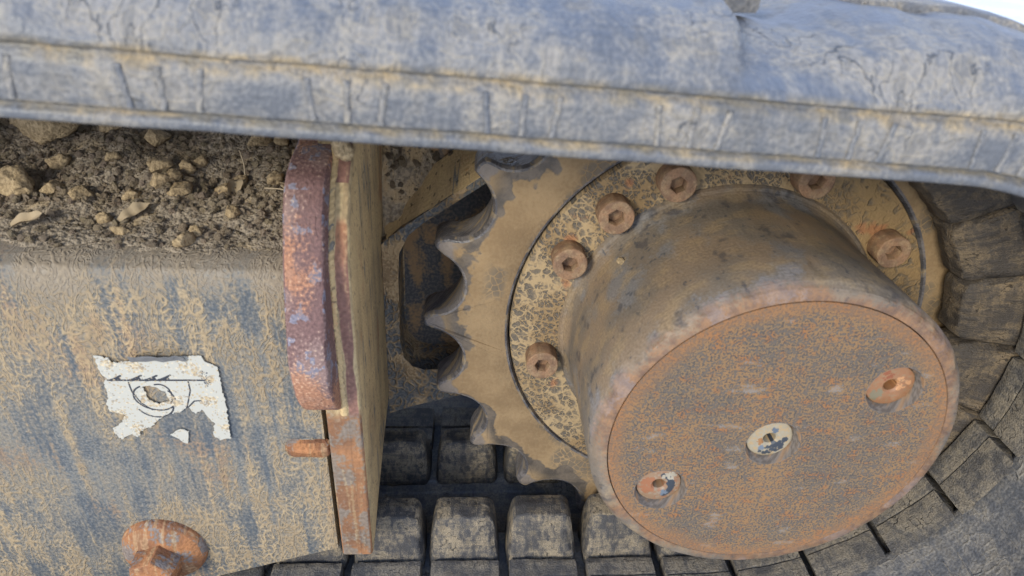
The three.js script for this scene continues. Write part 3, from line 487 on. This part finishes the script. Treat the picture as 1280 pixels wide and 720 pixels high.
  // flange bolt low on the side plate
  { const fl = lathe([[0.0001, 0.012], [0.009, 0.0116], [0.016, 0.0098], [0.0215, 0.0072], [0.0255, 0.005], [0.0272, 0.0024], [0.0276, 0.0008], [0.0276, -0.001]], 56); eachVertex(fl, (v) => { v.z += N3(v.x * 120, v.y * 120, 3) * 0.0008; }); fl.computeVertexNormals(); fl.translate(-0.3675, -0.1435, 0.0622);
    const b = part('flange_bolt', boxUV2(fl), M.rust, frame);
    const hx = new THREE.ExtrudeGeometry(polyShape([...Array(6)].map((_, i) => [0.0125 * Math.cos(i * Math.PI / 3 + 0.35), 0.0125 * Math.sin(i * Math.PI / 3 + 0.35)])), { depth: 0.012, bevelEnabled: true, bevelThickness: 0.0035, bevelSize: 0.003, bevelSegments: 5 });
    hx.translate(-0.3675, -0.1445, 0.0622 + 0.009); part('hex_head', creased(hx, 0.6, 0.0005, 150), M.rust, b); }
  // motor bracket behind the teeth, with an open pocket
  const outline = [[-0.2287, 0.0365], [-0.214, 0.0495], [-0.161, 0.0885], [-0.112, 0.1245], [-0.06, 0.126], [-0.055, -0.08], [-0.13, -0.084], [-0.184, -0.1], [-0.212, -0.109], [-0.2287, -0.1165]];
  const pocket = [[-0.2175, 0.03], [-0.2185, 0.01], [-0.2188, -0.045], [-0.2165, -0.06], [-0.21, -0.069], [-0.2, -0.0725], [-0.17, -0.07], [-0.135, -0.06], [-0.1, -0.05], [-0.1, 0.12], [-0.118, 0.1145], [-0.161, 0.083], [-0.2, 0.0545], [-0.2105, 0.045]].reverse();
  const bg = new THREE.ExtrudeGeometry(polyShape(outline, [pocket]), { depth: 0.036, bevelEnabled: true, bevelThickness: 0.0015, bevelSize: 0.0015, bevelOffset: -0.0015, bevelSegments: 2 }); bg.translate(0, 0, -0.081);
  const mb = new THREE.Mesh(creased(bg, 0.6, 0.0005, 70), [M.bracket, M.bracket]); mb.name = 'motor_bracket'; mb.castShadow = mb.receiveShadow = true; mb.position.copy(frame.position).negate(); frame.add(mb);
  { const l = new THREE.BoxGeometry(0.088, 0.004, 0.038, 40, 1, 16); l.rotateX(0.42); l.rotateZ(Math.atan2(0.0885 - 0.0365, -0.161 + 0.2287)); l.translate(-0.193, 0.0715, -0.0622); part('bracket_lip', creased(l, 0.6, 0.0008, 60), M.dusty, frame); }
  const back = new THREE.BoxGeometry(0.17, 0.235, 0.008, 30, 30, 1); back.translate(-0.142, 0.003, -0.0865); part('bracket_web', creased(back, 0.6, 0.004, 30), M.bracketInside, frame);
  // centre frame of the undercarriage, dark behind everything
  const cf = roundBox(1.2, 0.3, 0.5, 0.03, 4); cf.translate(-0.5, 0.01, -0.48); part('centre_frame', creased(cf, 0.7, 0, 1), M.frame, frame);
}
function boxUV2(g) { const n = g.attributes.normal ? g.toNonIndexed() : g; return boxUV(n); }

{ // torn sticker on the side plate
  const OUT = [[-372.3, 17.4], [-366, 16.3], [-364, 12.7], [-355, 14.3], [-344.2, 15.5], [-333.7, 15.3], [-325.5, 17.9], [-314.7, 18.6], [-312.6, 14.5], [-307.4, 10.9], [-306.7, 3.3], [-306.9, -12.4], [-307, -25.9], [-308.1, -42.8], [-314.6, -44.3], [-318, -39.5], [-315.6, -31.6], [-318.8, -26.1], [-320.8, -20.6], [-325.5, -24], [-328.5, -18.1], [-333.3, -22.2], [-339.8, -24.2], [-346.6, -27.9], [-353.3, -34.9], [-357.7, -36.4], [-362, -42.1], [-365.7, -40.2], [-371.8, -44.2], [-375, -40.3], [-374.8, -35.2], [-368.7, -31], [-365.3, -25.4], [-369.9, -23.6], [-373.7, -22.8], [-374, -17.5], [-371.4, -9.5], [-372, -1.8], [-369.8, 0.8], [-372.1, 7.1]];
  const FR = [[-343, -39.8], [-335.9, -35.5], [-331.7, -37.4], [-334.1, -47.5], [-336.9, -46.1], [-338.5, -43.2]];
  const HO = [[-351, -4], [-346.3, -3.1], [-339.4, -7.7], [-338.4, -14.2], [-344.2, -16.2], [-349.6, -13.6]];
  const jag = (pts, amp, seed) => { const o = []; pts.forEach((p, i) => { const q = pts[(i + 1) % pts.length], n = Math.max(2, Math.round(Math.hypot(q[0] - p[0], q[1] - p[1]) / 1.1)); for (let k = 0; k < n; k++) { const x = mix(p[0], q[0], k / n), y = mix(p[1], q[1], k / n); o.push([(x + N2(x * 0.5 + seed, y * 0.5) * amp + N2(x * 1.5, y * 1.5 + seed) * amp * 0.5) / 1000, (y + N2(x * 0.5 + 30, y * 0.5 + seed) * amp + N2(x * 1.5 + 9, y * 1.5 + seed) * amp * 0.5) / 1000]); } }); return o; };
  // print: ground line with hatching, curved outlines, scuffs of mud
  const S = 1024, c = document.createElement('canvas'); c.width = c.height = S; const t = c.getContext('2d'), X = (x) => (x + 380) / 80 * S, Y = (y) => S - (y + 52) / 80 * S, r = rng(5);
  t.fillStyle = '#a7a294'; t.fillRect(0, 0, S, S);
  t.strokeStyle = '#23252b'; t.lineCap = 'round';
  const line = (pts, w) => { t.lineWidth = w; t.beginPath(); pts.forEach(([x, y], i) => (i ? t.lineTo(X(x), Y(y)) : t.moveTo(X(x), Y(y)))); t.stroke(); };
  line([[-369, 0.3], [-312.9, 1.4]], 15);
  for (const [a, b] of [[[-367, 0.4], [-361.4, 3.6]], [[-356.3, 0.6], [-350, 4]], [[-348, 0.7], [-341.4, 4.1]], [[-340.6, 0.9], [-333.9, 4.5]]]) { line([a, b], 15); line([a, [(a[0] + b[0]) / 2 + 1.5, (a[1] + b[1]) / 2 - 0.6]], 24); }
  t.lineWidth = 13; const el = (cx, cy, rx, ry, a0, a1, rot) => { t.beginPath(); t.ellipse(X(cx), Y(cy), rx / 80 * S, ry / 80 * S, rot, a0, a1); t.stroke(); };
  el(-346, -12, 11.5, 9, -0.9, 3.9, 0.25); el(-347, -17, 10.5, 9.5, 0.1, 2.6, 0.1); el(-343, -11, 7, 9, 4.2, 6.6, 0.3); line([[-358, -1], [-357.6, -8], [-354, -16], [-349, -21]], 12); line([[-324.9, 0], [-324.8, -6], [-327, -13], [-329.5, -20], [-324, -14], [-319, -13.5]], 11);
  const spl = (n, cols, smin, smax, area) => { for (let i = 0; i < n; i++) { const [x, y] = area(); t.fillStyle = cols[Math.floor(r() * cols.length)]; t.beginPath(); t.ellipse(X(x), Y(y), smin + r() * smax, smin + r() * smax * 0.6, r() * 3, 0, 7); t.fill(); } };
  const mudc = ['rgba(170,148,112,0.75)', 'rgba(150,128,96,0.7)', 'rgba(196,178,146,0.6)', 'rgba(120,108,92,0.6)'];
  spl(900, mudc, 2, 10, () => [-375 + r() * 70, -45 + r() * 64]);
  for (const [x, y, q, n] of [[-347, -13, 7, 160], [-335, -14, 5, 90], [-366, 12, 4, 50], [-352, 10, 5, 70], [-369, -25, 5, 80], [-360, -36, 5, 60], [-316, -14, 5, 90], [-313, 2, 3, 60], [-318, 6, 3, 30], [-322, 10, 6, 60], [-310, -34, 3, 40]]) spl(n, mudc, 2, 14, () => { const a = r() * 6.28, d = Math.sqrt(r()) * q; return [x + Math.cos(a) * d, y + Math.sin(a) * d * 0.8]; });
  spl(26, ['rgba(60,62,66,0.85)'], 2, 8, () => [-317 + r() * 4, -4 + r() * 12]);
  const tex = new THREE.CanvasTexture(c); tex.colorSpace = THREE.SRGBColorSpace; tex.magFilter = THREE.LinearFilter;
  const mat = new THREE.MeshPhysicalMaterial({ map: tex, roughness: 0.6 });
  const make = (pts, holes) => { const g = new THREE.ExtrudeGeometry(polyShape(pts, holes), { depth: 0.0005, bevelEnabled: false }); const p = g.attributes.position, u = g.attributes.uv;
    for (let i = 0; i < p.count; i++) { const x = p.getX(i), y = p.getY(i); u.setXY(i, (x + 0.38) / 0.08, (y + 0.052) / 0.08); p.setZ(i, p.getZ(i) + 0.06275 + Math.max(0, N2(x * 90, y * 90)) * 0.0012); } return g; };
  const st = part('sticker', mergeGeometries([make(jag(OUT, 1.3, 3), [jag(HO, 1.2, 8).reverse()]), make(jag(FR, 0.9, 5))]), mat, frame); st.userData.label = 'torn white sticker with black line drawing';
  // lifted grey edge along the top
  const fl = new THREE.PlaneGeometry(0.03, 0.005, 30, 4); eachVertex(fl, (v) => { v.z = 0.0012 + 0.0022 * (v.y / 0.005 + 0.5) + N2(v.x * 200, v.y * 300) * 0.0012; v.y += N2(v.x * 150, 3) * 0.003; }); fl.rotateZ(0.03); fl.translate(-0.338, 0.0172, 0.063); fl.computeVertexNormals();
  part('peeled_edge', fl, new THREE.MeshPhysicalMaterial({ color: new THREE.Color().setRGB(0.13, 0.125, 0.12), roughness: 0.8, side: THREE.DoubleSide }), frame);
}

// ---------------------------------------------------------------- dirt on the frame
const dirtY = (x, z) => 0.0762 + 0.032 * sm(0.045, -0.1, z) + 0.006 * sm(0.05, -0.02, z) * N2(x * 22, z * 22) * 2 + 0.0022 * N2(x * 80, z * 80) + 0.0016 * N2(x * 210, z * 210) * sm(0.06, 0.02, z) - 0.004 * sm(0.035, 0.06, z + N2(x * 60, z * 60) * 0.014) - 0.006 * sm(0.052, 0.062, z);
{
  const nx = 330, nz = 130, g = new THREE.PlaneGeometry(1, 1, nx, nz); g.rotateX(-Math.PI / 2);
  eachVertex(g, (v) => { const x = mix(-0.74, -0.2585, v.x + 0.5), z = mix(-0.15, 0.059, v.z + 0.5); v.set(x, dirtY(x, z) + 0.001 * Math.abs(N2(x * 420, z * 420)) , z); });
  const p = g.attributes.position, u = g.attributes.uv; for (let i = 0; i < p.count; i++) u.setXY(i, p.getX(i), p.getZ(i)); g.computeVertexNormals();
  const m = part('dirt', g, M.soil); m.userData = { label: 'loose grey brown dirt heaped on top of the frame', category: 'dirt', kind: 'stuff' }; scene.add(m);
}
function rock(seed, rx, ry, rz, detail = 4) { const r = rng(seed), g0 = new THREE.IcosahedronGeometry(1, detail), ox = r() * 50; g0.deleteAttribute('uv'); g0.deleteAttribute('normal'); const g = mergeVertices(g0, 1e-5);
  const cuts = [...Array(9)].map(() => [new THREE.Vector3(r() - 0.5, r() - 0.5, r() - 0.5).normalize(), 0.5 + r() * 0.32]);
  eachVertex(g, (v) => { for (const [n, d] of cuts) { const e = v.dot(n) - d; if (e > 0) v.addScaledVector(n, -e * 0.85); } v.multiplyScalar(1 + 0.36 * N3(v.x * 1.3 + ox, v.y * 1.3, v.z * 1.3) + 0.16 * N3(v.x * 4 + ox, v.y * 4, v.z * 4) + 0.06 * N3(v.x * 11 + ox, v.y * 11, v.z * 11)); v.set(v.x * rx, v.y * ry, v.z * rz); });
  g.rotateY(r() * 6.28); g.computeVertexNormals(); return boxUV(g); }
function chip(seed) { const r = rng(seed), g = new THREE.IcosahedronGeometry(1, 1), o = r() * 30; g.deleteAttribute('uv'); eachVertex(g, (v) => { const e = 1 + 0.75 * N3(v.x * 1.1 + o, v.y * 1.1, v.z * 1.1); v.set(v.x * e, v.y * e * 0.7, v.z * e * 0.85); }); g.computeVertexNormals(); return boxUV(g); }
{
  const GROUP = 'clods lying in the dirt on the frame';
  // x, z, radius
  const C = [[-0.454, -0.087, 0.0165], [-0.438, -0.062, 0.014], [-0.369, -0.056, 0.0078], [-0.399, -0.061, 0.005], [-0.393, -0.077, 0.0064], [-0.413, -0.008, 0.0052], [-0.392, -0.001, 0.0045], [-0.435, -0.009, 0.0095], [-0.355, -0.023, 0.0056], [-0.339, -0.008, 0.0065], [-0.364, -0.003, 0.0049], [-0.341, -0.028, 0.0045], [-0.335, -0.034, 0.004], [-0.315, -0.013, 0.0052], [-0.308, -0.02, 0.0062], [-0.286, -0.016, 0.005], [-0.302, -0.055, 0.0065], [-0.291, -0.056, 0.0055], [-0.373, 0.018, 0.0037], [-0.321, 0.04, 0.0052], [-0.318, 0.03, 0.0033], [-0.359, 0.03, 0.0035], [-0.338, -0.067, 0.0055], [-0.303, 0.015, 0.0038], [-0.35, -0.012, 0.006], [-0.346, -0.016, 0.0045], [-0.28, -0.07, 0.0075], [-0.275, -0.04, 0.005], [-0.42, -0.035, 0.006], [-0.47, -0.05, 0.007], [-0.33, -0.09, 0.006], [-0.36, -0.085, 0.005], [-0.3, -0.085, 0.005], [-0.41, -0.09, 0.006], [-0.385, -0.03, 0.004]];
  const own = ['largest pale clod, a broad lump at the back of the dirt', 'broad flat clod leaning against the largest lump', 'smooth rounded tan stone with a shadow behind it'];
  const NEAR = { 7: 'long low mound of dirt with a soft rounded back', 19: 'crumbly clod lying at the front edge of the dirt', 15: 'clod touching the violet brown gusset beside a dry leaf', 14: 'clod beside the upright curled dry leaf', 26: 'grey stone high up against the gusset' };
  C.forEach(([x, z, r0], i) => { const r = r0 * 1.3, q = rng(600 + i), g = rock(700 + i, r * (0.9 + q() * 0.35), r * (0.55 + q() * 0.35), r * (0.75 + q() * 0.3), r > 0.009 ? 8 : 5); g.translate(x, dirtY(x, z) + r * 0.28, z);
    const m = single('dirt_clod', g, M.clod, own[i] ?? (NEAR[i] ? NEAR[i] : 'small tan clod lying in the loose dirt on the frame'), 'clod', GROUP); if (i < 3 || NEAR[i]) delete m.userData.group; });
  // pebbles and crumbs nobody could count
  const crumbs = (name, n, seed, spot, rmin, rmax, mat, label) => { const r = rng(seed), im = new THREE.InstancedMesh(chip(seed), mat, n), m = new THREE.Matrix4(), q = new THREE.Quaternion(), e = new THREE.Euler(), c = new THREE.Color();
    for (let i = 0; i < n; i++) { const [x, y, z] = spot(r), s = rmin + (rmax - rmin) * Math.pow(r(), 5); e.set(r() * 6, r() * 6, r() * 6); m.compose(new THREE.Vector3(x, y + s * 0.3, z), q.setFromEuler(e), new THREE.Vector3(s, s * (0.6 + r() * 0.5), s)); im.setMatrixAt(i, m); const k = 0.7 + r() * 0.45; im.setColorAt(i, c.setRGB(k, k * (0.97 + r() * 0.05), k * (0.94 + r() * 0.14))); }
    im.name = name; im.castShadow = im.receiveShadow = true; im.userData = { label, category: 'crumbs', kind: 'stuff' }; scene.add(im); };
  crumbs('dirt_crumbs', 13000, 31, (r) => { const z = r() < 0.82 ? mix(-0.12, 0.005, r()) : mix(-0.02, 0.045, r()), x = mix(-0.6, -0.262, r()); return [x, dirtY(x, z), z]; }, 0.0004, 0.0028, M.crumb, 'fine crumbs of soil scattered over the dirt');
  // dry leaf flakes and stalks
  const leaf = (x, z, w, l, turn, label, s) => { const g = new THREE.PlaneGeometry(l, w, 12, 6); eachVertex(g, (v) => { const u = v.x / l + 0.5; v.y *= Math.sin(Math.PI * Math.min(0.97, 0.1 + u * 0.86)) * (1 + 0.3 * N2(u * 6, s)); v.z = 0.004 * Math.abs(v.y / w) + 0.004 * N2(v.x * 150, s * 3.3 + v.y * 150) + v.x * 0.35; });
    const b = g.clone(); eachVertex(b, (v) => { v.z -= 0.0004; }); const all = mergeGeometries([g, b]); all.rotateX(-1.2); all.rotateY(turn); all.translate(x, dirtY(x, z) + 0.0035, z); all.computeVertexNormals(); single('dead_leaf', all, M.leaf, label, 'leaf'); };
  leaf(-0.408, 0.028, 0.008, 0.017, 0.3, 'dry straw coloured leaf scrap lying alone on bare dirt', 1); leaf(-0.356, 0.016, 0.008, 0.018, 0.9, 'torn dry leaf pointing up beside small clods', 2); leaf(-0.276, -0.006, 0.007, 0.014, 2.6, 'dry leaf scrap against the violet brown gusset', 3); leaf(-0.309, -0.012, 0.008, 0.016, 1.7, 'upright curled dry leaf beside a twig', 4);
  const tw = (a, b, s, label) => { const c = new THREE.CatmullRomCurve3([new THREE.Vector3(...a), new THREE.Vector3((a[0] + b[0]) / 2 + 0.001, (a[1] + b[1]) / 2 + 0.002, (a[2] + b[2]) / 2), new THREE.Vector3(...b)]); const g = new THREE.TubeGeometry(c, 12, s, 6); single('twig', g, M.twig, label, 'twig'); };
  tw([-0.311, dirtY(-0.311, -0.03) + 0.013, -0.036], [-0.306, dirtY(-0.306, -0.024), -0.024], 0.0005, 'thin pale stalk standing among the clods'); tw([-0.289, dirtY(-0.289, -0.004) + 0.003, -0.006], [-0.268, dirtY(-0.268, -0.006) + 0.002, -0.003], 0.0005, 'thin pale stalk lying against the gusset');
  // packed mud above the motor bracket
  const g = new THREE.PlaneGeometry(1, 1, 160, 120); g.rotateX(-Math.PI / 2);
  const mudY = (x, z) => { const top = 0.0365 + (x + 0.2287) * 0.735; return mix(top - 0.004, 0.112, sm(-0.055, -0.1, z + 0.25 * (x + 0.19) - N2(x * 40, z * 40) * 0.012)) + 0.009 * N2(x * 60, z * 60) + 0.006 * Math.abs(N2(x * 150, z * 150)) + 0.002 * N2(x * 400, z * 400); };
  eachVertex(g, (v) => { const x = mix(-0.2283, -0.1, v.x + 0.5), z = mix(-0.19, -0.052, v.z + 0.5); v.set(x, mudY(x, z), z); });
  { const p = g.attributes.position, u = g.attributes.uv; for (let i = 0; i < p.count; i++) u.setXY(i, p.getX(i), p.getZ(i) + p.getY(i)); } g.computeVertexNormals();
  const m = part('packed_mud', boxUV(g), M.mudDark); m.userData = { label: 'dark packed mud caked above the bracket behind the teeth', category: 'mud', kind: 'stuff' }; scene.add(m);
  crumbs('mud_crumbs', 1600, 57, (r) => { const x = mix(-0.226, -0.12, r()), z = mix(-0.13, -0.06, r()); return [x, mudY(x, z), z]; }, 0.0006, 0.004, M.mudDark, 'dark mud crumbs lying above the bracket');
  single('mud_plug', rock(88, 0.006, 0.009, 0.006, 5).translate(-0.2335, 0.131, 0.034), M.clod, 'mud lump stuck at the top of the end plate', 'clod');
  single('pebble', rock(91, 0.0028, 0.0022, 0.0028, 3).translate(0.1012 * Math.cos(2.44), 0.1012 * Math.sin(2.44), 0.026), M.clod, 'small tan crumb resting on the rusty drum', 'pebble');
}
renderer.render(scene, camera);
